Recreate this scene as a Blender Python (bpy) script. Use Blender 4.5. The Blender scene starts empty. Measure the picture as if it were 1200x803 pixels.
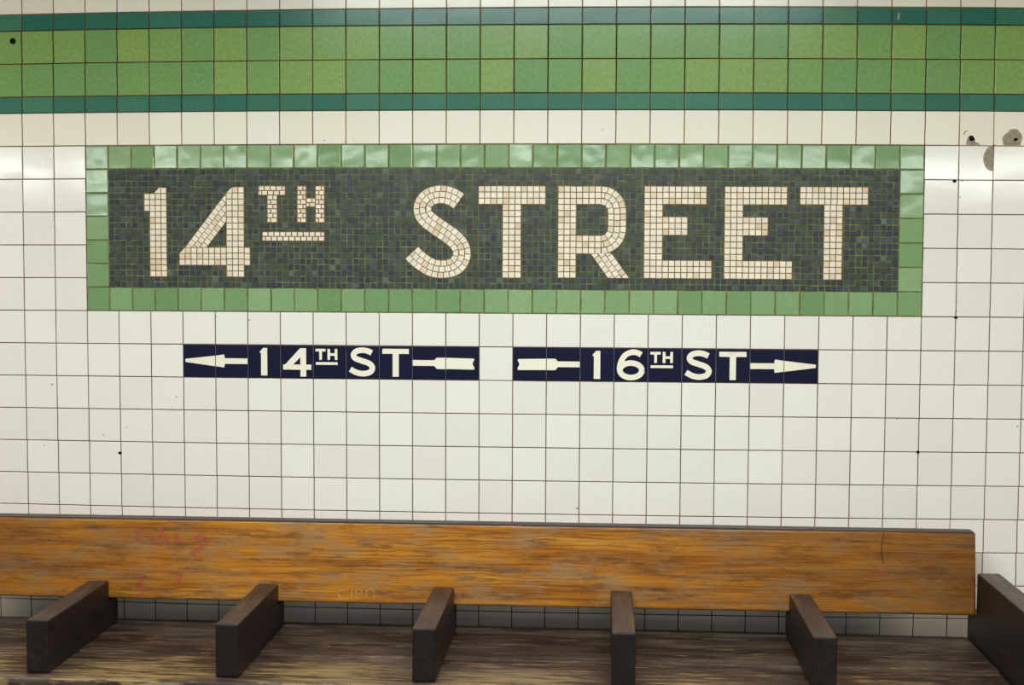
import bpy, bmesh, math, random
from mathutils import Matrix, Vector, Euler
random.seed(14)
T = 0.108                      # wall tile pitch in metres
scene = bpy.context.scene
col = scene.collection

# ------------------------------------------------------------------ camera
CU, CV, CD, YAW, PIT, ROL, FPX = 17.637901, 3.324952, 41.696442, -0.063769, 0.060658, 0.004569, 1640.0
ZC = 1.63                      # eye height
Z0 = ZC + CV * T               # height of the top edge of the name sign
def rot_rows():
    c, s = math.cos(YAW), math.sin(YAW); A = Matrix(((c, 0, -s), (0, 1, 0), (s, 0, c)))
    c, s = math.cos(PIT), math.sin(PIT); B = Matrix(((1, 0, 0), (0, c, -s), (0, s, c)))
    c, s = math.cos(ROL), math.sin(ROL); R = Matrix(((c, -s, 0), (s, c, 0), (0, 0, 1)))
    return R @ B @ A
Rm = rot_rows()
def tob(v): return Vector((v[0], v[2], -v[1]))
right, up, back = tob(Rm[0]), -tob(Rm[1]), -tob(Rm[2])
cam_d = bpy.data.cameras.new('camera'); cam = bpy.data.objects.new('camera', cam_d); col.objects.link(cam)
cam_d.sensor_width = 36; cam_d.lens = FPX / 1200 * 36; cam_d.clip_start = .05
cam.matrix_world = Matrix(((right.x, up.x, back.x, (CU - 15) * T), (right.y, up.y, back.y, -CD * T), (right.z, up.z, back.z, ZC), (0, 0, 0, 1)))
scene.camera = cam

# ------------------------------------------------------------------ world, view
world = bpy.data.worlds.new('station_air'); scene.world = world; world.use_nodes = True
bg = world.node_tree.nodes['Background']; bg.inputs[0].default_value = (1, .96, .9, 1); bg.inputs[1].default_value = 0.01
vs = scene.view_settings; vs.view_transform = 'Standard'; vs.look = 'None'; vs.gamma = 1; vs.use_curve_mapping = False
vs.exposure = 0.3
LAMP_COLOR = (.93, 1, .98)      # cool tube over the bench
WARM_COLOR = (1, .90, .76)      # older, warmer tubes further along
# ceiling lights: (x, y, z, length, watts)
CEILING_LAMPS = [(0.1, -2.3, 3.0, 2.4, 118)] + [(.1 + s * x, -2.3, 3.0, 2.4, w) for x, w in ((7.8, 50), (11.7, 50)) for s in (-1, 1)] + [(-3.9, -1.2, 3.0, 1.8, 85), (4.1, -1.2, 3.0, 1.8, 70)]
# long light line over the far side of the platform, mirrored in the glazed tiles
FAR_LAMPS = [(-6.6, 2.40), (-3.3, 2.40), (0.0, 2.40), (3.3, 2.40), (6.6, 2.40)]
FAR_Y, FAR_W = -9.0, 13

# ------------------------------------------------------------------ helpers
def lin(r, g, b):
    f = lambda c: (c / 255 / 12.92) if c / 255 <= .04045 else ((c / 255 + .055) / 1.055) ** 2.4
    return (f(r), f(g), f(b), 1)
class MB:
    """collects faces; build() links them as ONE mesh object"""
    def __init__(s): s.v = []; s.f = []; s.m = []; s.c = []
    def face(s, pts, m=0, c=(1, 1, 1, 1)):
        n = len(s.v); s.v += [tuple(p) for p in pts]; s.f.append(list(range(n, n + len(pts)))); s.m.append(m); s.c.append(c)
    def mesh(s, name, mats, merge=False):
        me = bpy.data.meshes.new(name); me.from_pydata(s.v, [], s.f)
        for m in mats: me.materials.append(m)
        me.polygons.foreach_set('material_index', s.m)
        at = me.color_attributes.new('tint', 'FLOAT_COLOR', 'CORNER')
        flat = []
        for p, c in zip(me.polygons, s.c): flat += list(c) * p.loop_total
        at.data.foreach_set('color', flat)
        if merge:
            bm = bmesh.new(); bm.from_mesh(me); bmesh.ops.remove_doubles(bm, verts=bm.verts, dist=1e-6); bmesh.ops.recalc_face_normals(bm, faces=bm.faces); bm.to_mesh(me); bm.free()
        me.update(); return me
    def prism(s, poly, y0, y1, inset=0, m=0, c=(1, 1, 1, 1), em=None):
        """poly: (x,z) points seen from the front; back at y0, front at y1 (y1<y0); optional chamfer"""
        if area(poly) < 0: poly = poly[::-1]
        n = len(poly); cx = sum(p[0] for p in poly) / n; cz = sum(p[1] for p in poly) / n
        if inset:
            fr = []
            for (x, z) in poly:
                d = math.hypot(x - cx, z - cz) or 1; k = max(0, 1 - inset * 1.4 / d); fr.append((cx + (x - cx) * k, cz + (z - cz) * k))
            ym = y1 + inset
        else: fr, ym = poly, y1
        s.face([(x, y1, z) for x, z in fr], m, c)
        for i in range(n):
            a, b = poly[i], poly[(i + 1) % n]
            s.face([(a[0], y0, a[1]), (b[0], y0, b[1]), (b[0], ym, b[1]), (a[0], ym, a[1])], m, c)
            if inset:
                e, g = fr[i], fr[(i + 1) % n]
                mm = em if (em is not None and abs(a[1] - b[1]) < 1e-5 and a[1] < cz) else m
                s.face([(a[0], ym, a[1]), (b[0], ym, b[1]), (g[0], y1, g[1]), (e[0], y1, e[1])], mm, c)
def area(p): return sum(p[i][0] * p[(i + 1) % len(p)][1] - p[(i + 1) % len(p)][0] * p[i][1] for i in range(len(p))) / 2
def obj(name, data, parent=None, loc=(0, 0, 0), rot=None, scale=None):
    o = bpy.data.objects.new(name, data); col.objects.link(o); o.location = loc
    if rot: o.rotation_euler = rot
    if scale: o.scale = scale
    if parent: o.parent = parent
    return o
def tag(o, label=None, cat=None, group=None, kind=None):
    for k, v in (('label', label), ('category', cat), ('group', group), ('kind', kind)):
        if v: o[k] = v
    return o
def rounded_box(name, lo, hi, mats, r=.006, seg=2, parent=None, shear=0, top_mat=None):
    """box with rounded edges; shear leans the top back (towards +y)"""
    bm = bmesh.new(); bmesh.ops.create_cube(bm, size=1)
    for v in bm.verts:
        v.co = Vector([lo[i] + (v.co[i] + .5) * (hi[i] - lo[i]) for i in range(3)])
        if v.co.z > (lo[2] + hi[2]) / 2: v.co.y += shear
    bmesh.ops.bevel(bm, geom=list(bm.edges), offset=r, segments=seg, affect='EDGES', profile=.5)
    bm.normal_update()
    if top_mat is not None:
        for f in bm.faces:
            if f.normal.z > .5: f.material_index = top_mat
    me = bpy.data.meshes.new(name); bm.to_mesh(me); bm.free()
    for m in mats: me.materials.append(m)
    return obj(name, me, parent)
def smooth_path(pts, n=12):
    out = []
    for i in range(len(pts) - 1):
        p0, p1, p2, p3 = pts[max(i - 1, 0)], pts[i], pts[i + 1], pts[min(i + 2, len(pts) - 1)]
        for k in range(n):
            t = k / n
            out.append(tuple(.5 * (2 * p1[j] + (p2[j] - p0[j]) * t + (2 * p0[j] - 5 * p1[j] + 4 * p2[j] - p3[j]) * t * t + (3 * p1[j] - p0[j] - 3 * p2[j] + p3[j]) * t ** 3) for j in (0, 1)))
    return out + [pts[-1]]
def offset_path(path, d):
    out = []
    for i in range(len(path)):
        a, b = path[max(i - 1, 0)], path[min(i + 1, len(path) - 1)]
        dx, dy = b[0] - a[0], b[1] - a[1]; L = math.hypot(dx, dy) or 1
        out.append((path[i][0] - dy / L * d, path[i][1] + dx / L * d))
    return out

# ------------------------------------------------------------------ materials
def mat(name, rough=.5, spec=.5):
    m = bpy.data.materials.new(name); m.use_nodes = True; nt = m.node_tree
    b = nt.nodes['Principled BSDF']; b.inputs['Roughness'].default_value = rough; b.inputs['Specular IOR Level'].default_value = spec
    return m, nt, b
def N(nt, t, **kw):
    n = nt.nodes.new(t)
    for k, v in kw.items():
        if k in n.inputs: n.inputs[k].default_value = v
        else: setattr(n, k, v)
    return n
def ramp(nt, src, stops):
    r = nt.nodes.new('ShaderNodeValToRGB'); nt.links.new(src, r.inputs[0])
    el = r.color_ramp.elements
    while len(el) < len(stops): el.new(.5)
    for e, (p, c) in zip(el, stops): e.position = p; e.color = c
    return r.outputs[0]
def mix(nt, fac, a, b, mode='MIX'):
    n = nt.nodes.new('ShaderNodeMix'); n.data_type = 'RGBA'; n.blend_type = mode
    for s, v in ((0, fac), (6, a), (7, b)):
        if hasattr(v, 'is_linked'): nt.links.new(v, n.inputs[s])
        else: n.inputs[s].default_value = v
    return n.outputs[2]
def mathn(nt, op, a, b=None, clamp=False):
    n = nt.nodes.new('ShaderNodeMath'); n.operation = op; n.use_clamp = clamp
    for i, v in enumerate((a, b)):
        if v is None: continue
        if hasattr(v, 'is_linked'): nt.links.new(v, n.inputs[i])
        else: n.inputs[i].default_value = v
    return n.outputs[0]
def noise(nt, scale, vec_scale=(1, 1, 1), detail=3, rough=.5, coord='Object', dist=0, loc=(0, 0, 0)):
    tc = nt.nodes.new('ShaderNodeTexCoord'); mp = nt.nodes.new('ShaderNodeMapping')
    mp.inputs['Scale'].default_value = vec_scale; mp.inputs['Location'].default_value = loc
    nt.links.new(tc.outputs[coord], mp.inputs[0])
    n = N(nt, 'ShaderNodeTexNoise', Scale=scale, Detail=detail, Roughness=rough, Distortion=dist); nt.links.new(mp.outputs[0], n.inputs['Vector'])
    return n.outputs['Fac']
def bump(nt, b, h, strength, dist=.001):
    n = N(nt, 'ShaderNodeBump', Strength=strength, Distance=dist); nt.links.new(h, n.inputs['Height']); nt.links.new(n.outputs[0], b.inputs['Normal'])

def glazed(name, c0, c1, rough, mottled=.0, wave=.05, spec=.5, scale=60):
    """glazed ceramic: each tile its own shade between c0 and c1, faint mottling, slightly wavy glaze"""
    m, nt, b = mat(name, rough, spec)
    oi = nt.nodes.new('ShaderNodeObjectInfo')
    c = mix(nt, oi.outputs['Random'], c0, c1)
    geo = nt.nodes.new('ShaderNodeNewGeometry')
    n1 = N(nt, 'ShaderNodeTexNoise', Scale=scale, Detail=4, Roughness=.6); nt.links.new(geo.outputs['Position'], n1.inputs['Vector'])
    dk = ramp(nt, n1.outputs['Fac'], [(.3, (1 - mottled,) * 3 + (1,)), (.7, (1 + mottled,) * 3 + (1,))])
    c = mix(nt, 1.0, c, dk, 'MULTIPLY')
    nt.links.new(c, b.inputs['Base Color'])
    n2 = N(nt, 'ShaderNodeTexNoise', Scale=14, Detail=1); nt.links.new(geo.outputs['Position'], n2.inputs['Vector'])
    bump(nt, b, n2.outputs['Fac'], wave, .01)
    return m
M = {}
M['white'] = glazed('white_glazed_tile', lin(229, 225, 220), lin(235, 233, 227), .09, .012, .03, .8)
M['cream'] = glazed('cream_glazed_tile', lin(226, 220, 204), lin(232, 227, 212), .22, .015, .03)
M['green'] = glazed('leaf_green_tile', lin(104, 146, 88), lin(128, 158, 84), .22, .14, .04, .4, 90)
M['green_edge'] = glazed('pale_glaze_edge', lin(176, 190, 112), lin(190, 200, 130), .3)
M['teal'] = glazed('dark_green_tile', lin(38, 100, 84), lin(62, 116, 92), .22, .14, .04, .4, 110)
M['border'] = glazed('sage_green_tile', lin(112, 146, 100), lin(140, 168, 124), .10, .06, .10, .9, 50)
M['navy'] = glazed('navy_tile', lin(17, 20, 46), lin(21, 24, 52), .25, .05, .03)
m, nt, b = mat('cream_lettering', .3); b.inputs['Base Color'].default_value = lin(236, 230, 212); M['lettering'] = m
m, nt, b = mat('brown_grout', .9, .2)
nt.links.new(ramp(nt, noise(nt, 3, detail=5), [(.3, lin(74, 52, 36)), (.7, lin(128, 100, 76))]), b.inputs['Base Color']); M['grout'] = m
m, nt, b = mat('dark_brown_grout', .9, .2)
nt.links.new(ramp(nt, noise(nt, 6, detail=5), [(.3, lin(38, 28, 18)), (.7, lin(84, 66, 42))]), b.inputs['Base Color']); M['darkgrout'] = m
m, nt, b = mat('olive_grout', .9, .2)
nt.links.new(ramp(nt, noise(nt, 25, detail=5), [(.3, lin(76, 78, 48)), (.7, lin(122, 122, 76))]), b.inputs['Base Color']); M['olive'] = m
m, nt, b = mat('ochre_grout', .9, .2)
nt.links.new(ramp(nt, noise(nt, 25, detail=5), [(.3, lin(96, 72, 40)), (.7, lin(138, 110, 64))]), b.inputs['Base Color']); M['ochre'] = m
m, nt, b = mat('blue_grey_grout', .9, .2)
nt.links.new(ramp(nt, noise(nt, 25, detail=5), [(.3, lin(70, 66, 78)), (.7, lin(112, 108, 116))]), b.inputs['Base Color']); M['bluegrout'] = m
m, nt, b = mat('slate_mosaic', .35, .5)
a = N(nt, 'ShaderNodeVertexColor', layer_name='tint'); nt.links.new(a.outputs[0], b.inputs['Base Color']); M['slate'] = m
m, nt, b = mat('cream_mosaic', .4, .4)
a = N(nt, 'ShaderNodeVertexColor', layer_name='tint'); nt.links.new(a.outputs[0], b.inputs['Base Color']); M['creammos'] = m
m, nt, b = mat('bare_mortar', .95, .1)
c = ramp(nt, noise(nt, 90, detail=6), [(.3, lin(126, 116, 98)), (.7, lin(168, 158, 138))]); nt.links.new(c, b.inputs['Base Color']); bump(nt, b, noise(nt, 200, detail=6), .5); M['mortar'] = m
m, nt, b = mat('black_hole', .9, .1); b.inputs['Base Color'].default_value = lin(20, 18, 22); M['hole'] = m
m, nt, b = mat('concrete', .8, .3)
nt.links.new(ramp(nt, noise(nt, 5, detail=8), [(.3, lin(92, 88, 82)), (.7, lin(128, 123, 114))]), b.inputs['Base Color']); M['concrete'] = m
m, nt, b = mat('ceiling_paint', .8, .2)
nt.links.new(ramp(nt, noise(nt, 3, detail=6), [(.3, lin(186, 178, 162)), (.7, lin(210, 203, 188))]), b.inputs['Base Color']); M['ceil'] = m
m, nt, b = mat('lamp_housing', .4); b.inputs['Base Color'].default_value = lin(205, 205, 200); M['housing'] = m

def varnished_wood():
    m, nt, b = mat('worn_varnished_oak', .32, .5)
    tc = nt.nodes.new('ShaderNodeTexCoord'); sep = nt.nodes.new('ShaderNodeSeparateXYZ'); nt.links.new(tc.outputs['Object'], sep.inputs[0])
    g1 = noise(nt, 1, (1.4, 8, 30), 7, .66, dist=.5)
    g2 = noise(nt, 1, (7, 20, 230), 4, .6)
    g = mathn(nt, 'ADD', mathn(nt, 'MULTIPLY', g1, .62), mathn(nt, 'MULTIPLY', g2, .38))
    c = ramp(nt, g, [(.34, lin(96, 52, 14)), (.45, lin(150, 90, 20)), (.53, lin(178, 114, 28)), (.60, lin(188, 128, 42)), (.72, lin(196, 148, 74))])
    # grey scuffed places where the varnish is gone
    w = noise(nt, 1, (6, 5, 15), 10, .78, loc=(3.1, 0, 1))
    wf = ramp(nt, w, [(.47, (0, 0, 0, 1)), (.62, (.8, .8, .8, 1))])
    c = mix(nt, wf, c, lin(142, 112, 74))
    # pale nicks and fine scratches
    nk = noise(nt, 1, (55, 60, 80), 4, .65, loc=(7, 0, 2))
    c = mix(nt, ramp(nt, nk, [(.66, (0, 0, 0, 1)), (.76, (.55, .55, .55, 1))]), c, lin(196, 158, 96))
    sc_ = noise(nt, 1, (5, 60, 140), 4, .7, loc=(1, 0, 5))
    c = mix(nt, ramp(nt, sc_, [(.60, (0, 0, 0, 1)), (.68, (.6, .6, .6, 1))]), c, lin(190, 152, 92))
    # cathedral grain: thin dark growth rings
    tc2 = nt.nodes.new('ShaderNodeTexCoord'); mp2 = nt.nodes.new('ShaderNodeMapping'); mp2.inputs['Scale'].default_value = (.10, .3, 1.0); nt.links.new(tc2.outputs['Object'], mp2.inputs[0])
    wv = N(nt, 'ShaderNodeTexWave', Scale=26.0, Distortion=9.0, Detail=2.0); setattr(wv, 'bands_direction', 'Z'); wv.inputs['Detail Scale'].default_value = 1.6; nt.links.new(mp2.outputs[0], wv.inputs[0])
    ringf = ramp(nt, wv.outputs[1], [(.0, (.6, .6, .6, 1)), (.28, (0, 0, 0, 1))])
    ringm = ramp(nt, noise(nt, 1, (1.2, 2, 6), 3, .5, loc=(0, 0, 4)), [(.45, (0, 0, 0, 1)), (.6, (1, 1, 1, 1))])
    c = mix(nt, mathn(nt, 'MULTIPLY', ringf, ringm), c, lin(88, 52, 18))
    # dark ground-in dirt
    d = noise(nt, 1, (5, 4, 26), 9, .75, loc=(-5, 0, 9))
    c = mix(nt, ramp(nt, d, [(.52, (0, 0, 0, 1)), (.66, (.8, .8, .8, 1))]), c, lin(72, 50, 36))
    # the outer ends keep their old brown stain, dirt and all
    ends = mathn(nt, 'ABSOLUTE', mathn(nt, 'ADD', sep.outputs[0], .1))
    e = nt.nodes.new('ShaderNodeMapRange'); e.inputs[1].default_value = .6; e.inputs[2].default_value = 1.7; e.inputs[3].default_value = .05; e.inputs[4].default_value = .62
    nt.links.new(ends, e.inputs[0])
    c = mix(nt, e.outputs[0], c, lin(82, 47, 17))
    nt.links.new(c, b.inputs['Base Color'])
    nt.links.new(ramp(nt, w, [(.45, (.3,) * 3 + (1,)), (.65, (.55,) * 3 + (1,))]), b.inputs['Roughness'])
    bump(nt, b, g, .35, .002)
    return m
M['oak'] = varnished_wood()
def dark_wood(name, c0, c1, c2, vs3=(2, 30, 30)):
    m, nt, b = mat(name, .45, .4)
    g = noise(nt, 1, vs3, 6, .65)
    c = ramp(nt, g, [(.32, c0), (.55, c1), (.74, c2)])
    nt.links.new(c, b.inputs['Base Color']); bump(nt, b, g, .4, .002)
    return m
M['dark'] = dark_wood('dark_stained_wood', lin(15, 10, 13), lin(25, 17, 18), lin(48, 30, 27), (30, 4, 30))
M['arm_top'] = dark_wood('rubbed_arm_top', lin(36, 25, 23), lin(60, 44, 34), lin(98, 76, 54), (30, 4, 30))
M['edge'] = dark_wood('grimy_plank_edge', lin(36, 26, 26), lin(54, 40, 36), lin(80, 58, 44))
def seat_wood():
    m, nt, b = mat('worn_seat_wood', .38, .5)
    tc = nt.nodes.new('ShaderNodeTexCoord'); sep = nt.nodes.new('ShaderNodeSeparateXYZ'); nt.links.new(tc.outputs['Object'], sep.inputs[0])
    g = noise(nt, 1, (2.2, 45, 10), 7, .65)
    base = ramp(nt, g, [(.3, lin(24, 15, 16)), (.55, lin(46, 31, 26)), (.75, lin(84, 60, 44))])
    # wear: where people sit, towards the front; also paints in shade beside the dividers
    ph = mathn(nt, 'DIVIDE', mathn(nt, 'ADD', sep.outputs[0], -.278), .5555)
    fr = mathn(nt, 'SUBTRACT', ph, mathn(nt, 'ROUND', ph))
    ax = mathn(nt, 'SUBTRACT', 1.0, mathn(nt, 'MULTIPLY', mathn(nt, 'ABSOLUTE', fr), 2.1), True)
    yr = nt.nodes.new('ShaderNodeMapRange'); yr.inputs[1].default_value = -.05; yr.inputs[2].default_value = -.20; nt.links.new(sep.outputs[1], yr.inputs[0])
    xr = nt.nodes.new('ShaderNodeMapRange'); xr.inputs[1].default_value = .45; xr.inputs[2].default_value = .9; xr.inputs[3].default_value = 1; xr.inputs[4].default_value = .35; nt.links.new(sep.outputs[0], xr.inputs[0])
    wear_shade = mathn(nt, 'MULTIPLY', mathn(nt, 'MULTIPLY', mathn(nt, 'POWER', ax, .5), yr.outputs[0]), xr.outputs[0])
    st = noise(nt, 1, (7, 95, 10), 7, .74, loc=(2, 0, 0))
    f = ramp(nt, mathn(nt, 'ADD', st, mathn(nt, 'MULTIPLY', wear_shade, .14)), [(.57, (0, 0, 0, 1)), (.65, (.68, .68, .68, 1))])
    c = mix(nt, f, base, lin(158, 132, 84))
    gr = noise(nt, 1, (3, 12, 10), 6, .7, loc=(9, 3, 0))
    c = mix(nt, ramp(nt, gr, [(.46, (0, 0, 0, 1)), (.66, (.55, .55, .55, 1))]), c, lin(104, 90, 78))
    nt.links.new(c, b.inputs['Base Color']); bump(nt, b, st, .4, .002)
    return m
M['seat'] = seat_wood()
def faded_marker():
    m, nt, b = mat('faded_pink_marker', .6, .2)
    b.inputs['Base Color'].default_value = lin(186, 88, 74)
    f = ramp(nt, noise(nt, 1, (50, 50, 110), 5, .7), [(.34, (.05,) * 3 + (1,)), (.64, (.62,) * 3 + (1,))])
    nt.links.new(f, b.inputs['Alpha']); return m
M['marker'] = faded_marker()
def emitter(name, c, s):
    m = bpy.data.materials.new(name); m.use_nodes = True; nt = m.node_tree; b = nt.nodes['Principled BSDF']
    b.inputs['Emission Color'].default_value = (*c, 1); b.inputs['Emission Strength'].default_value = s; b.inputs['Base Color'].default_value = (.8, .8, .8, 1); return m

# ------------------------------------------------------------------ tile grid: joints bowed slightly to carry the lens barrel distortion
CX = (0.00046, 0.00179, -0.00085, 2e-05, 0.13123, -0.01512, -0.08094, -0.00412, -0.00084, -0.20715)
CZ = (0.00234, 0.07949, -0.01054, -0.05057, 0.00155, -0.00187, -0.00052, -0.00096, -0.12946, 6e-05)
PW = [(i, j) for i in range(4) for j in range(4) if i + j <= 3]
def wall(u, v):
    """tile coordinates (u to the right, v down) -> x, z on the wall"""
    a = (min(max(u, -1.5), 31.5) - 15) / 16; b = (min(max(v, -5), 15) - 6) / 10
    du = sum(c * a ** i * b ** j for c, (i, j) in zip(CX, PW)); dv = sum(c * a ** i * b ** j for c, (i, j) in zip(CZ, PW))
    return ((u + du - 15) * T, Z0 - (v + dv) * T)

U_MIN, U_MAX = -12, 42
V_TOP = -10.5
V_FLOOR = Z0 / T
# ------------------------------------------------------------------ room shell
def plain_box(name, lo, hi, m):
    mb = MB(); x0, y0, z0 = lo; x1, y1, z1 = hi
    for q in (((x0, y0, z0), (x1, y0, z0), (x1, y0, z1), (x0, y0, z1)), ((x1, y1, z0), (x0, y1, z0), (x0, y1, z1), (x1, y1, z1)), ((x0, y1, z0), (x0, y0, z0), (x0, y0, z1), (x0, y1, z1)),
              ((x1, y0, z0), (x1, y1, z0), (x1, y1, z1), (x1, y0, z1)), ((x0, y0, z1), (x1, y0, z1), (x1, y1, z1), (x0, y1, z1)), ((x0, y1, z0), (x1, y1, z0), (x1, y0, z0), (x0, y0, z0))): mb.face(q)
    return tag(obj(name, mb.mesh(name, [m], True)), kind='structure')
XL, XR = wall(U_MIN, 5)[0], wall(U_MAX, 5)[0]
CEIL_Z = 3.16
plain_box('floor', (-14, -11, -.1), (14, .2, 0), M['concrete'])
plain_box('ceiling', (-14, -11, CEIL_Z), (14, .2, CEIL_Z + .1), M['ceil'])
wall_back = plain_box('wall_back', (XL, .0022, 0), (XR, .2, CEIL_Z), M['grout'])
tag(wall_back, 'white tiled station wall with brown joints behind the bench')

JOINT = .0031
def tile_mesh(name, w, h, mats, inset=.0009, em=None, depth=.008):
    mb = MB(); mb.prism([(-w / 2, -h / 2), (w / 2, -h / 2), (w / 2, h / 2), (-w / 2, h / 2)], depth, 0, inset, em=em)
    return mb.mesh(name, mats, True)
W0 = T - JOINT
me_white = tile_mesh('white_tile', W0, W0, [M['white']])
me_cream = tile_mesh('cream_tile', W0, W0, [M['cream']])
me_green = tile_mesh('green_tile', W0, W0, [M['green'], M['green_edge']], .0018, 1)
me_teal = tile_mesh('dark_green_tile', W0, T / 2 - JOINT, [M['teal']], .0014)
TB = T * 25 / 35
me_border = tile_mesh('border_tile', TB - .002, TB - .002, [M['border']], .0028)
me_navy = tile_mesh('navy_tile', W0 + .0006, W0 + .0006, [M['navy']], .0006)
def put_tile(name, me, u0, v0, u1, v1, parent, wobble=.0025, joint=JOINT, base=None):
    xa, za = wall(u0, v0); xb, zb = wall(u1, v0); xc, zc = wall(u0, v1); xd, zd = wall(u1, v1)
    cx, cz = (xa + xb + xc + xd) / 4, (za + zb + zc + zd) / 4
    w, h = (xb - xa + xd - xc) / 2, (za - zc + zb - zd) / 2
    bw, bh = base or (T * (u1 - u0), T * (v1 - v0))
    roll = -math.atan2((zb - za + zd - zc) / 2, w) if w else 0
    o = obj(name, me, parent, (cx, random.uniform(-.0003, .0003), cz), (random.gauss(0, wobble), roll, random.gauss(0, wobble)),
            ((w - joint) / (bw - joint), 1, (h - joint) / (bh - joint)))
    return o
def joined_tile(mb, u0, v0, u1, v1, m, inset=.0009):
    g = JOINT / 2 / T
    mb.prism([wall(u0 + g, v1 - g), wall(u1 - g, v1 - g), wall(u1 - g, v0 + g), wall(u0 + g, v0 + g)], .008, random.uniform(-.0003, .0003), inset, m)

# --- white tiles: the ones in view singly, the rest of the field as one mesh
rest = MB()
SPALL = {(28, -1), (29, -1), (28, 0)}
def in_view(u, v):
    if v == -5 or v == -1: return -1 <= u <= 30
    if 0 <= v <= 4: return -1 <= u <= 1 or 27 <= u <= 30
    if 5 <= v <= 10: return -1 <= u <= 30
    if 11 <= v <= 13: return 28 <= u <= 31
    return False
NAVY = [set(range(5, 14)), set(range(15, 24))]
v_rows = list(range(-10, -4)) + list(range(-1, 19))
for v in v_rows:
    for u in range(U_MIN, U_MAX):
        if 0 <= v <= 4 and 2 <= u <= 26: continue
        if v == 6 and (u in NAVY[0] or u in NAVY[1]): continue
        if (u, v) in SPALL: continue
        v1 = min(v + 1, V_FLOOR)
        old = v < 0
        if v1 - v > .99 and in_view(u, v): put_tile('wall_tile', me_cream if old else me_white, u, v, u + 1, v1, wall_back)
        elif v1 - v > .1: joined_tile(rest, u, v, u + 1, v1, 1 if old else 0)
tag(obj('tile_field', rest.mesh('tile_field', [M['white'], M['cream']]), wall_back), kind='stuff')

# --- damaged tiles at the upper right
def spalled(u, v, outline):
    """outline in tile fractions (x right, y down)"""
    mb = MB(); pts = [wall(u + x, v + y) for x, y in outline]
    if area(pts) < 0: pts = pts[::-1]
    n = len(pts); mb.face([(x, 0, z) for x, z in pts])
    for i in range(n):
        a, b = pts[i], pts[(i + 1) % n]; mb.face([(a[0], .008, a[1]), (b[0], .008, b[1]), (b[0], 0, b[1]), (a[0], 0, a[1])])
    return tag(obj('wall_tile', mb.mesh('broken_tile', [M['cream' if v < 0 else 'white']], True), wall_back), 'chipped cream tile with bare mortar showing')
g = .012
def patch(name, u, v, pts, m, y=.0012, thick=.004):
    mb = MB(); mb.prism([wall(u + x, v + y_) for x, y_ in pts], y + thick, y, 0); return obj(name, mb.mesh(name, [m], True), wall_back)
def blob(cx, cy, rx, ry, n=9, j=.15): return [(cx + rx * math.cos(6.2832 * i / n) * random.uniform(1 - j, 1 + j), cy + ry * math.sin(6.2832 * i / n) * random.uniform(1 - j, 1 + j)) for i in range(n)]
spalled(28, -1, [(g, g), (1 - g, g), (1 - g, .93), (.97, 1 - g), (.62, 1 - g), (.55, .92), (.46, .89), (.45, .80), (.40, .72), (.32, .70), (.25, .74), (.22, .84), (.20, .93), (.19, 1 - g), (g, 1 - g)])
spalled(29, -1, [(g, g), (1 - g, g), (1 - g, 1 - g), (.78, 1 - g), (.80, .88), (.84, .78), (.80, .64), (.73, .58), (.70, .52), (.56, .51), (.46, .53), (.43, .60), (.33, .66), (.25, .76), (.26, .88), (.29, 1 - g), (.05, 1 - g), (g, .96)])
spalled(28, 0, [(g, g), (.86, g), (.80, .10), (.73, .22), (.70, .36), (.72, .50), (.78, .63), (.86, .71), (.93, .73), (1 - g, .73), (1 - g, 1 - g), (g, 1 - g)])
patch('mortar_patch', 28, -1, [(.17, 1.0), (.19, .82), (.25, .70), (.42, .68), (.50, .85), (.66, 1.0)], M['mortar'])
patch('mortar_patch', 29, -1, [(.24, 1.0), (.22, .74), (.42, .50), (.74, .48), (.87, .76), (.82, 1.0)], M['mortar'])
patch('mortar_patch', 28, 0, [(.66, .36), (.74, .14), (.88, -.06), (.99, -.06), (1.0, .76), (.84, .74), (.70, .56)], M['mortar'])
patch('anchor_hole', 28, -1, blob(.365, .79, .085, .085), M['hole'], .0004)
patch('anchor_hole', 29, -1, blob(.64, .81, .06, .045), M['hole'], .0004)
patch('glaze_chip', 28, -1, [(.11, .68), (.14, .60), (.22, .55), (.24, .56), (.17, .62), (.14, .70)], M['mortar'], -.0006, .002)
# small dark chips on faces and joints (tile column, row, radius as a fraction of a tile)
for (u, v, r) in [(27.87, 1.03, .06), (28.10, 1.02, .035), (28.0, 5.02, .05), (28.02, 4.83, .025), (27.0, 9.0, .055), (26.35, 8.02, .03), (2.97, 9.35, .06), (.85, 7.27, .035), (3.0 + 1.77, 7.6, .03), (3.2, 8.55, .025),
                  (2.45, 8.8, .025), (7.05, 5.25, .03), (6.03, 5.15, .02), (29.9, 8.2, .03), (9.35, -.12, .025), (16.95, 10.8, .04), (17.6, -.42, .018), (.55, 9.15, .025), (28.05, 1.5, .025), (27.0, 9.06, .03)]:
    patch('chip_mark', 0, 0, blob(u, v, r, r * .8, 7, .3), M['hole' if r > .045 else 'mortar'], -.0007, .002)

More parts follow.
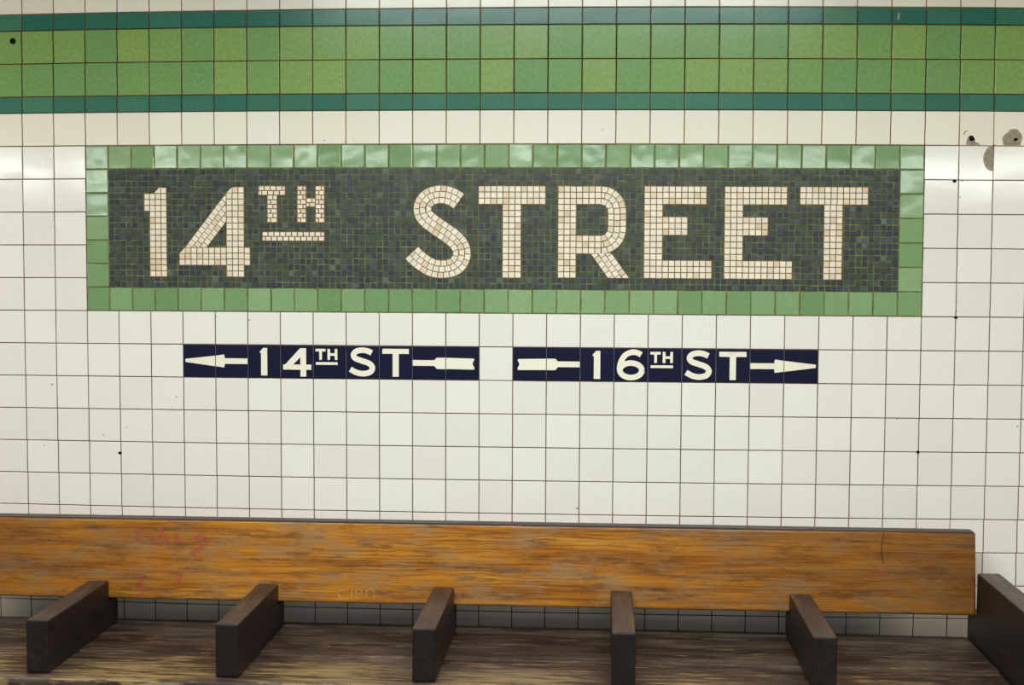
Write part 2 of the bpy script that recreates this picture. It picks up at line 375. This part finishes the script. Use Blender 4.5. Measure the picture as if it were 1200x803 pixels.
# --- green stripe above the sign
trim = tag(obj('trim_1', None), 'green tiled stripe of two leaf green courses edged dark green', kind='structure')
trim.location = (0, 0, 0)
more = MB()
mb = MB(); mb.prism([wall(U_MIN, -1.012), wall(U_MAX, -1.012), wall(U_MAX, -3.988), wall(U_MIN, -3.988)], .0024, .0016); tag(obj('joint_bed', mb.mesh('joint_bed', [M['darkgrout']], True), trim))
for (v0, v1, kind) in [(-4, -3.5, 'teal'), (-3.5, -2.5, 'green'), (-2.5, -1.5, 'green'), (-1.5, -1, 'teal')]:
    for u in range(U_MIN, U_MAX):
        if -1 <= u <= 30:
            o = put_tile('stripe_tile', me_teal if kind == 'teal' else me_green, u, v0, u + 1, v1, trim, joint=.0038)
        else: joined_tile(more, u, v0, u + 1, v1, 0 if kind == 'green' else 1)
tag(obj('stripe_field', more.mesh('stripe_field', [M['green'], M['teal']]), trim), kind='stuff')
mb = MB(); mb.prism([wall(x, y) for x, y in blob(-.28, -3.2, .095, .095, 10, .05)], .0005, -.0008); obj('anchor_hole', mb.mesh('anchor_hole', [M['hole']], True), trim)
mb = MB(); mb.prism([wall(26.2 - .05 + x, -3.72 + y) for x, y in [(0, .1), (.02, -.1), (.07, -.12), (.06, .08)]], .0005, -.0008); obj('chip_mark', mb.mesh('chip_mark', [M['mortar']], True), trim)

# ------------------------------------------------------------------ station name sign: 35 x 7 border tiles around a mosaic of 132 x 20 cells
def mos(a, b): return wall((a + 4) / 5.6 + 2, (b + 4) / 5.6)
sx, sz = wall(14.5, 5)
sign = tag(obj('station_name_sign', None), 'large dark mosaic sign reading 14TH STREET framed in sage green tiles', 'sign')
def btile(i, j):
    u0, v0 = 2 + i / 1.4, j / 1.4
    return put_tile('border_tile', me_border, u0, v0, u0 + 1 / 1.4, v0 + 1 / 1.4, sign, .012, .002, (TB, TB))
for i in range(35):
    btile(i, 0); btile(i, 6)
for j in range(1, 6):
    btile(0, j); btile(34, j)
mb = MB(); mb.prism([wall(2, 5), wall(27, 5), wall(27, 0), wall(2, 0)], .004, .0019); obj('mosaic_bed', mb.mesh('mosaic_bed', [M['olive']], True), sign)

def clip(poly, px, py, nx, ny):
    """keep the side where (p-(px,py)).n >= 0"""
    out = []
    for i in range(len(poly)):
        a, b = poly[i], poly[(i + 1) % len(poly)]
        da = (a[0] - px) * nx + (a[1] - py) * ny; db = (b[0] - px) * nx + (b[1] - py) * ny
        if da >= 0: out.append(a)
        if da * db < 0: t = da / (da - db); out.append((a[0] + (b[0] - a[0]) * t, a[1] + (b[1] - a[1]) * t))
    return out
def rect(a0, b0, a1, b1, nx, ny, skip=()):
    out = []
    for i in range(nx):
        for j in range(ny):
            if (i, j) in skip: continue
            x0, x1 = a0 + (a1 - a0) * i / nx, a0 + (a1 - a0) * (i + 1) / nx; y0, y1 = b0 + (b1 - b0) * j / ny, b0 + (b1 - b0) * (j + 1) / ny
            out.append([(x0, y0), (x1, y0), (x1, y1), (x0, y1)])
    return out
def bricks(a0, b0, a1, b1, rows, size=1.0):
    out = []; h = (b1 - b0) / rows
    for j in range(rows):
        xs = [a0]; x = a0 + (size if j % 2 == 0 else size * .55)
        while x < a1 - .25: xs.append(x); x += size
        xs.append(a1)
        out += [[(p, b0 + j * h), (q, b0 + j * h), (q, b0 + j * h + h), (p, b0 + j * h + h)] for p, q in zip(xs, xs[1:])]
    return out
def ribbon(path, width, lanes=3, size=1.0, clips=()):
    out = []
    for k in range(lanes):
        d0, d1 = -width / 2 + width * k / lanes, -width / 2 + width * (k + 1) / lanes
        mid = offset_path(path, (d0 + d1) / 2); e0 = offset_path(path, d0); e1 = offset_path(path, d1)
        L = [0]
        for p, q in zip(mid, mid[1:]): L.append(L[-1] + math.dist(p, q))
        n = max(1, round(L[-1] / size)); cuts = [L[-1] * i / n for i in range(n + 1)]
        if k % 2: cuts = [0] + [c - size * .45 for c in cuts[1:]] + [L[-1]]
        def at(e, s):
            for i in range(len(L) - 1):
                if L[i + 1] >= s - 1e-9:
                    t = (s - L[i]) / ((L[i + 1] - L[i]) or 1); return (e[i][0] + (e[i + 1][0] - e[i][0]) * t, e[i][1] + (e[i + 1][1] - e[i][1]) * t)
            return e[-1]
        for s0, s1 in zip(cuts, cuts[1:]):
            if s1 - s0 < .12: continue
            p = [at(e0, s0), at(e0, s1), at(e1, s1), at(e1, s0)]
            for c in clips:
                p = clip(p, *c)
                if len(p) < 3: break
            if len(p) >= 3 and abs(area(p)) > .05: out.append(p)
    return out
def seg(p, q, n=30): return [(p[0] + (q[0] - p[0]) * i / n, p[1] + (q[1] - p[1]) * i / n) for i in range(n + 1)]
LET = {}
LET['1'] = rect(7.2, 4.13, 10.15, 18.15, 3, 14) + rect(6.25, 4.13, 7.2, 7.1, 1, 3) + [[(7.9, 4.13), (8.85, 3.1), (9.17, 3.1), (9.17, 4.13)], [(9.17, 3.1), (10.15, 3.1), (10.15, 4.13), (9.17, 4.13)]]
d4 = (7.15, -9.14); L4 = math.hypot(*d4); n4 = (9.14 / L4, 7.15 / L4); w4 = 2.95
c4 = (13.3 + n4[0] * w4 / 2, 13.2 + n4[1] * w4 / 2)
p4 = seg((c4[0] - d4[0] / L4 * 3, c4[1] - d4[1] / L4 * 3), (c4[0] + d4[0] / L4 * 15, c4[1] + d4[1] / L4 * 15), 60)
LET['4'] = rect(20.45, 3.05, 23.5, 18.15, 3, 15, {(0, 0)}) + [[(20.45, 4.06), (21.47, 3.05), (21.47, 4.06)]] + rect(12.3, 13.2, 20.45, 16.2, 8, 3, {(0, 0)}) + [[(12.3, 14.2), (13.32, 13.2), (13.32, 14.2)]] + rect(23.5, 13.2, 24.52, 16.2, 1, 3) \
    + ribbon(p4, w4, 3, .97, [(20.45, 0, -1, 0), (0, 13.2, 0, -1)])
LET['T_small'] = bricks(26.0, 2.9, 30.55, 4.43, 2) + bricks(27.47, 4.43, 29.18, 9.0, 6)
LET['H'] = bricks(32.58, 2.9, 34.1, 9.0, 8) + bricks(35.66, 2.9, 37.2, 9.0, 8) + bricks(34.1, 4.95, 35.66, 6.4, 2)
LET['dash'] = bricks(26.6, 10.56, 37.2, 12.1, 2)
def zc(zx, zy):    # points of the S, read from the photograph, in mosaic cells
    return (50.0 + (zx - 66) / 40.35, 2.9 + (zy - 103) / 41.2)
Spts = [zc(*p) for p in [(460, 208), (425, 183), (390, 168), (350, 161), (310, 163), (270, 175), (235, 202), (215, 238), (213, 272), (225, 307), (255, 338), (300, 372), (350, 407), (405, 445), (445, 480), (470, 515), (482, 553), (477, 593), (458, 630), (428, 655), (388, 669), (340, 673), (292, 667), (250, 649), (210, 622), (176, 595), (143, 560)]]
LET['S'] = ribbon(smooth_path(Spts, 8), 2.98)
LET['T'] = rect(63.0, 2.9, 74.12, 5.93, 11, 3) + rect(67.0, 5.93, 70.08, 18.1, 3, 12)
bowl = [(83.3 + 2.6 * math.sin(t * math.pi / 2 / 16), 7.0 - 2.6 * math.cos(t * math.pi / 2 / 16)) for t in range(17)] + seg((85.9, 7.0), (85.9, 9.95), 8)[1:] + [(83.3 + 2.6 * math.cos(t * math.pi / 2 / 16), 9.95 + 2.6 * math.sin(t * math.pi / 2 / 16)) for t in range(1, 17)]
dl = (2.9, 4.0); Ll = math.hypot(*dl); lc = (83.35, 14.05)
LET['R'] = rect(76.18, 2.9, 79.18, 18.05, 3, 15) + rect(79.18, 2.9, 83.3, 5.92, 4, 3) + rect(79.18, 11.03, 83.3, 14.05, 4, 3) + ribbon(bowl, 3.02) \
    + ribbon(seg((lc[0] - dl[0] * .6, lc[1] - dl[1] * .6), (lc[0] + dl[0] * 1.6, lc[1] + dl[1] * 1.6), 40), 2.85, 3, .98, [(0, 13.9, 0, 1), (0, 18.05, 0, -1), (82.0, 14.05, .09, 1)])
def letter_E(a): return rect(a, 2.87, a + 3.03, 18.05, 3, 15) + rect(a + 3.03, 2.87, a + 10.2, 5.86, 7, 3) + rect(a + 3.03, 7.9, a + 7.12, 10.92, 4, 3) + rect(a + 3.03, 15.05, a + 11.15, 18.05, 8, 3)
LET['E'] = letter_E(90.35); LET['E2'] = letter_E(103.5)
LET['T2'] = rect(115.78, 2.87, 126.9, 5.8, 11, 3) + rect(119.74, 5.8, 122.78, 18.06, 3, 12)

def inside(p, poly):
    s = area(poly) > 0
    for i in range(len(poly)):
        a, b = poly[i], poly[(i + 1) % len(poly)]
        cr = (b[0] - a[0]) * (p[1] - a[1]) - (b[1] - a[1]) * (p[0] - a[0])
        if (cr < -1e-6) == s and abs(cr) > 1e-6: return False
    return True
buckets = {}
for ps in LET.values():
    for p in ps:
        for i in range(int(min(q[0] for q in p)), int(max(q[0] for q in p)) + 1): buckets.setdefault(i, []).append(p)
def covered(p): return any(inside(p, q) for q in buckets.get(int(p[0]), ()))
def shrink(poly, d):
    cx = sum(p[0] for p in poly) / len(poly); cy = sum(p[1] for p in poly) / len(poly)
    w = max(p[0] for p in poly) - min(p[0] for p in poly); h = max(p[1] for p in poly) - min(p[1] for p in poly)
    k = 1 - 2 * d / max(min(w, h), .3)
    return [(cx + (x - cx) * k, cy + (y - cy) * k) for x, y in poly]
bgm = MB()
tints = [lin(52, 63, 65), lin(46, 56, 68), lin(58, 70, 68), lin(48, 58, 64), lin(62, 74, 76), lin(54, 70, 62), lin(42, 51, 63)]
for i in range(132):
    for j in range(20):
        a0, b0 = i, j
        cs = [(a0, b0), (a0 + 1, b0), (a0 + 1, b0 + 1), (a0, b0 + 1)]
        if covered((a0 + .5, b0 + .5)) and all(covered((a0 + .5 + (x - a0 - .5) * .92, b0 + .5 + (y - b0 - .5) * .92)) for x, y in cs): continue
        g = .095; jx, jy = random.uniform(-.05, .05), random.uniform(-.05, .05)
        poly = [(x + (g if x == a0 else -g) * random.uniform(.7, 1.4) + jx, y + (g if y == b0 else -g) * random.uniform(.7, 1.4) + jy) for x, y in cs]
        c = random.choice(tints); k = random.uniform(.85, 1.15) * (1.9 if random.random() < .03 else 1); c = (c[0] * k, c[1] * k, c[2] * k, 1)
        bgm.prism([mos(x, y) for x, y in poly], .002, random.uniform(.0001, .0006), 0, 0, c)
tag(obj('mosaic_field', bgm.mesh('mosaic_field', [M['slate']]), sign), 'dark slate mosaic ground', kind='stuff')
NAMES = {'1': 'cream mosaic numeral 1', '4': 'cream mosaic numeral 4', 'T_small': 'small raised cream mosaic letter T', 'H': 'small raised cream mosaic letter H', 'dash': 'cream mosaic bar under TH', 'S': 'cream mosaic letter S',
         'T': 'first large cream mosaic letter T', 'R': 'cream mosaic letter R', 'E': 'first cream mosaic letter E', 'E2': 'second cream mosaic letter E', 'T2': 'last cream mosaic letter T'}
for key, ps in LET.items():
    mb = MB()
    for p in ps:
        out = shrink(p, -.10); mb.prism([mos(x, y) for x, y in out], .002, -.0003 + random.uniform(-.00003, .00003), 0, 1)
        k = random.uniform(.90, 1.04); c = lin(230, 220, 200) if random.random() < .85 else lin(218, 200, 174)
        mb.prism([mos(x, y) for x, y in shrink(p, .075)], .002, -.0011 - random.uniform(0, .0003), 0, 0, (c[0] * k, c[1] * k, c[2] * k, 1))
    tag(obj('underline' if key == 'dash' else 'letter', mb.mesh('mosaic_letter', [M['creammos'], M['ochre']]), sign), NAMES[key])

# ------------------------------------------------------------------ the two small direction signs
def stroke(path, w):
    e0, e1 = offset_path(path, -w / 2), offset_path(path, w / 2)
    return [[e0[i], e0[i + 1], e1[i + 1], e1[i]] for i in range(len(path) - 1)]
def R4(a, b, c, d): return [(a, b), (c, b), (c, d), (a, d)]
S_path = smooth_path([(.775, .21), (.64, .15), (.48, .13), (.31, .165), (.225, .265), (.28, .375), (.48, .45), (.70, .53), (.795, .65), (.73, .78), (.53, .835), (.31, .80), (.125, .70)], 6)
ring = [(.5 + .325 * math.cos(t / 28 * 2 * math.pi), .655 + .215 * math.sin(t / 28 * 2 * math.pi)) for t in range(29)]
GL = {
    'numeral 1': [[(.37, .24), (.37, .20), (.47, .085), (.595, .085), (.595, .92), (.405, .92), (.405, .24)]],
    'numeral 4': [[(.60, .085), (.785, .085), (.785, .94), (.61, .94), (.61, .60)], [(.60, .085), (.66, .085), (.66, .30), (.24, .735), (.08, .735), (.08, .65)], R4(.08, .58, .94, .735)],
    'small letter T': [R4(.07, .10, .375, .18), R4(.185, .10, .265, .43)],
    'small letter H': [R4(.435, .10, .515, .43), R4(.655, .10, .735, .43), R4(.435, .23, .735, .305)],
    'bar': [R4(.08, .50, .74, .58)],
    'letter S': stroke(S_path, .168),
    'letter T': [R4(.095, .08, .895, .23), R4(.405, .08, .59, .915)],
    'numeral 6': stroke(ring, .165) + stroke(smooth_path([(.80, .19), (.66, .125), (.50, .125), (.33, .21), (.215, .38), (.172, .56), (.172, .68)], 6), .165),
    'arrow tip': [[(.07, .44), (1.01, .335), (1.01, .655), (.07, .535)]],
    'arrow shaft': [[(-.01, .335), (.27, .295), (.29, .41), (1, .41), (1, .58), (.29, .58), (.27, .69), (-.01, .655)]],
    'arrow neck': [[(0, .41), (.66, .41), (.73, .335), (1.01, .33), (1.01, .675), (.73, .67), (.66, .58), (0, .58)]],
    'arrow tail': [[(-.01, .335), (.83, .35), (.86, .385), (.825, .44), (.805, .49), (.81, .54), (.85, .60), (.86, .64), (.84, .68), (-.01, .67)]],
}
def direction_sign(u0, seq, label):
    root = tag(obj('direction_sign', None), label, 'sign')
    mb = MB(); n9 = len(seq); g_ = .012
    mb.prism([wall(u0 + g_, 7 - g_), wall(u0 + n9 - g_, 7 - g_), wall(u0 + n9 - g_, 6 + g_), wall(u0 + g_, 6 + g_)], .0024, .0014); obj('joint_bed', mb.mesh('joint_bed', [M['bluegrout']], True), root)
    for k, marks in enumerate(seq):
        u = u0 + k; t = put_tile('sign_tile', me_navy, u, 6, u + 1, 7, root, .0008, .002)
        t.location.y = -.0004
        for mk in marks:
            flip = mk.startswith('~'); mk = mk.lstrip('~')
            mb = MB(); xc, zc_ = t.location.x, t.location.z
            for n_, p in enumerate(GL[mk]):
                pts = [((1 - x) if flip else x, y) for x, y in p]
                pts = [(min(max(x, .012), .988), y) for x, y in pts]
                w = [wall(u + x, 6 + y) for x, y in pts]
                mb.prism([(x - xc, z - zc_) for x, z in w], .0005, -.0006 - n_ * 1e-6)
            name = {'numeral 1': 'numeral', 'numeral 4': 'numeral', 'numeral 6': 'numeral', 'small letter T': 'letter', 'small letter H': 'letter', 'letter S': 'letter', 'letter T': 'letter', 'bar': 'underline'}.get(mk, 'arrow')
            o = obj(name, mb.mesh(name, [M['lettering']]), t)
            o.rotation_euler = (-t.rotation_euler.x, 0, -t.rotation_euler.z); o.matrix_parent_inverse = Matrix.Diagonal((1 / t.scale.x, 1, 1 / t.scale.z, 1)) @ Euler((0, -t.rotation_euler.y, 0)).to_matrix().to_4x4()
            o.rotation_euler = (0, 0, 0)
            tag(o, 'cream ' + mk + ' on navy tile')
    return root
direction_sign(5, [['arrow tip'], ['arrow shaft'], ['numeral 1'], ['numeral 4'], ['small letter T', 'small letter H', 'bar'], ['letter S'], ['letter T'], ['arrow neck'], ['arrow tail']],
               'navy tile sign reading 14TH ST with arrow pointing left')
direction_sign(15, [['~arrow tail'], ['~arrow neck'], ['numeral 1'], ['numeral 6'], ['small letter T', 'small letter H', 'bar'], ['letter S'], ['letter T'], ['~arrow shaft'], ['~arrow tip']],
               'navy tile sign reading 16TH ST with arrow pointing right')

# ------------------------------------------------------------------ wooden bench
bench = tag(obj('station_bench', None, None, (-.205, -.38, 0)), 'long worn wooden platform bench with orange-brown back plank and dark dividers', 'bench')
BX, BY = -.205, -.38
def bb(name, lo, hi, mats, r=.006, seg=2, shear=0, top_mat=None):
    return rounded_box(name, (lo[0] - BX, lo[1] - BY, lo[2]), (hi[0] - BX, hi[1] - BY, hi[2]), mats, r, seg, bench, shear, top_mat)
ARMS = [-1.311, -.763, -.203, .354, .906]
plank = bb('back_plank', (-1.85, -.172, .534), (1.444, -.112, .790), [M['oak'], M['edge']], .009, 3, .025, 1)
tag(plank, 'worn orange-brown varnished back plank')
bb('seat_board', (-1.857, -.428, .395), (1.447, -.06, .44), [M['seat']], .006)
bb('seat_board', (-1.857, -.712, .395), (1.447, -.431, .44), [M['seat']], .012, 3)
def notched_panel(name, x0, x1, prof):
    """timber panel cut to a side profile of (y, z) points, edges eased, rubbed pale on top"""
    bm = bmesh.new(); vs_ = [bm.verts.new((x0 - BX, y - BY, z)) for y, z in prof]; f = bm.faces.new(vs_)
    ex = bmesh.ops.extrude_face_region(bm, geom=[f])
    for v in ex['geom']:
        if isinstance(v, bmesh.types.BMVert): v.co.x = x1 - BX
    bmesh.ops.recalc_face_normals(bm, faces=bm.faces)
    bmesh.ops.bevel(bm, geom=list(bm.edges), offset=.005, segments=2, affect='EDGES', profile=.5); bm.normal_update()
    for f in bm.faces: f.material_index = 1 if f.normal.z > .5 else 0
    me = bpy.data.meshes.new(name); bm.to_mesh(me); bm.free(); me.materials.append(M['dark']); me.materials.append(M['arm_top'])
    return obj(name, me, bench)
for x in ARMS:
    notched_panel('divider', x - .033, x + .033, [(-.672, .4405), (-.095, .4405), (-.095, .528), (-.176, .528), (-.176, .594), (-.672, .594)])
for x in (-1.928, 1.449):
    notched_panel('end_panel', x, x + .069, [(-.715, 0), (-.05, 0), (-.05, .529), (-.150, .529), (-.150, .664), (-.715, .664)])
bb('front_apron', (-1.857, -.69, .25), (1.447, -.665, .394), [M['dark']], .004)
bb('rear_apron', (-1.857, -.10, .25), (1.447, -.075, .394), [M['dark']], .004)
for x in (-.763, .354):
    bb('support_leg', (x - .033, -.66, 0), (x + .033, -.11, .394), [M['dark']], .004)
for x in (-1.6, -.48, .63, 1.2):   # battens hidden behind the plank, tying it to the seat frame
    bb('back_batten', (x - .03, -.084, .56), (x + .03, -.064, .74), [M['dark']], .003)
# faded pink marker scribble on the plank
def plank_pt(px, pz):   # point on the leaning front face, in bench coordinates
    return (px - BX, -.172 + .025 * (pz - .534) / .256 - BY - .0006, pz)
SC = 4.36 / 1640
def gx(zx): return -1.272 + zx / 6.693 * SC
def gz(zx, zy): return .790 - (zy - 40 - zx * .012) / 6.693 * SC * 1.02
for n_, (pts, w) in enumerate([([(235, 110), (205, 125), (195, 160), (205, 205), (225, 212)], 26), ([(300, 205), (340, 205), (385, 190), (400, 150), (395, 110)], 24), ([(435, 180), (440, 215), (455, 245)], 30), ([(510, 150), (525, 180), (535, 225)], 32),
                              ([(660, 190), (710, 190), (765, 200), (745, 240), (700, 285), (645, 325)], 30), ([(235, 450), (238, 520), (240, 600), (232, 650)], 22), ([(540, 460), (550, 500), (545, 540)], 40), ([(560, 640), (590, 655)], 26)]):
    mb = MB(); path = smooth_path(pts, 5)
    for q in stroke(path, w * 1.5): mb.face([plank_pt(gx(x), gz(x, y)) for x, y in q][::-1])
    o = obj('marker_scribble', mb.mesh('marker_scribble', [M['marker']], True), plank); tag(o, 'faded pink marker scribble')

# pale scratched letters and a dark crack on the plank (points in photograph pixels, read onto the plank face)
def px_plank(x, y):
    return plank_pt((x - 600) * .00272 + .012, .534 + (702.5 + (x - 300) * .03 - y) * .00266)
def scratches(name, label, m, lines, w):
    mb = MB()
    for pts in lines:
        for q in stroke(smooth_path(pts, 4), w): mb.face([px_plank(x, y) for x, y in q][::-1])
    tag(obj(name, mb.mesh(name, [m], True), plank), label)
m, nt, b = mat('pale_scratch', .7, .2); b.inputs['Base Color'].default_value = lin(206, 166, 98)
nt.links.new(ramp(nt, noise(nt, 1, (120, 60, 160), 4, .7), [(.35, (.05,) * 3 + (1,)), (.65, (.75,) * 3 + (1,))]), b.inputs['Alpha']); M['scratch'] = m
scratches('scratch_mark', 'pale letters scratched into the varnish', M['scratch'], [[(408, 689), (400, 690), (397, 694), (400, 699), (408, 700)], [(413, 689), (413, 700)], [(418, 689), (418, 700)], [(418, 690), (424, 690), (424, 694), (418, 695)], [(418, 700), (424, 699)], [(430, 700), (430, 689)], [(430, 691), (436, 689), (439, 693), (439, 700)]], 1.8)
scratches('crack', 'dark upright crack in the varnish', M['dark'], [[(1023, 630), (1021, 645), (1021, 655), (1023, 666)]], .8)

# ------------------------------------------------------------------ lamps of the station
def ceiling_lamp(x, y, z, length, watts, label, group, width=.22, strength=4, color=LAMP_COLOR, face=None):
    root = tag(obj('fluorescent_light', None, None, (x, y, z)), label, 'light', group)
    mb = MB()
    top = CEIL_Z - z
    prof = [(-width / 2, 0), (-width / 2, .03), (-width / 4, .075), (width / 4, .075), (width / 2, .03), (width / 2, 0), (width / 2 - .008, 0), (width / 4, .06), (-width / 4, .06), (-width / 2 + .008, 0)]
    for (xa, xb) in ((-length / 2, length / 2),):
        for i in range(len(prof)):
            p, q = prof[i], prof[(i + 1) % len(prof)]; mb.face([(xa, p[0], p[1]), (xa, q[0], q[1]), (xb, q[0], q[1]), (xb, p[0], p[1])])
        mb.face([(xa, *p) for p in prof]); mb.face([(xb, *p) for p in prof[::-1]])
    obj('housing', mb.mesh('housing', [M['housing']], True), root)
    for sx_ in (-.4, .4):
        mb = MB(); r = .008; n = 8; cxs = sx_ * length
        for i in range(n):
            a, b_ = 2 * math.pi * i / n, 2 * math.pi * (i + 1) / n
            mb.face([(cxs + r * math.cos(a), r * math.sin(a), .07), (cxs + r * math.cos(b_), r * math.sin(b_), .07), (cxs + r * math.cos(b_), r * math.sin(b_), top), (cxs + r * math.cos(a), r * math.sin(a), top)])
        obj('hanger', mb.mesh('hanger', [M['housing']], True), root)
    for sy in (-.045, .045):
        mb = MB(); r = .016; n = 10; m_ = emitter('tube_glow', color, strength)
        for i in range(n):
            a, b_ = 2 * math.pi * i / n, 2 * math.pi * (i + 1) / n
            mb.face([(-length / 2 + .03, sy + r * math.cos(a), .02 + r * math.sin(a)), (-length / 2 + .03, sy + r * math.cos(b_), .02 + r * math.sin(b_)), (length / 2 - .03, sy + r * math.cos(b_), .02 + r * math.sin(b_)), (length / 2 - .03, sy + r * math.cos(a), .02 + r * math.sin(a))])
        obj('tube', mb.mesh('tube', [m_], True), root)
    ld = bpy.data.lights.new('tube_light', 'AREA'); ld.shape = 'RECTANGLE'; ld.size = length - .06; ld.size_y = face or width * .7; ld.energy = watts; ld.color = color
    lo = obj('tube_light', ld, root, (0, 0, -.012))
    return root, lo
for (x, y, z, L, w) in CEILING_LAMPS:
    ceiling_lamp(x, y, z, L, w, 'twin-tube fluorescent ceiling light hanging above the platform bench', 'ceiling lights over the platform', color=LAMP_COLOR if abs(x) < 2 else (WARM_COLOR if x < 0 else (1, .84, .64)))
for (x, z) in FAR_LAMPS:
    r_, lo = ceiling_lamp(x, FAR_Y, z, 3.2, FAR_W, 'long fluorescent light hung along the far platform edge', 'lights along the far edge', face=.06)
    lo.rotation_euler = (math.radians(80), 0, 0); lo.location = (0, .122, .03)
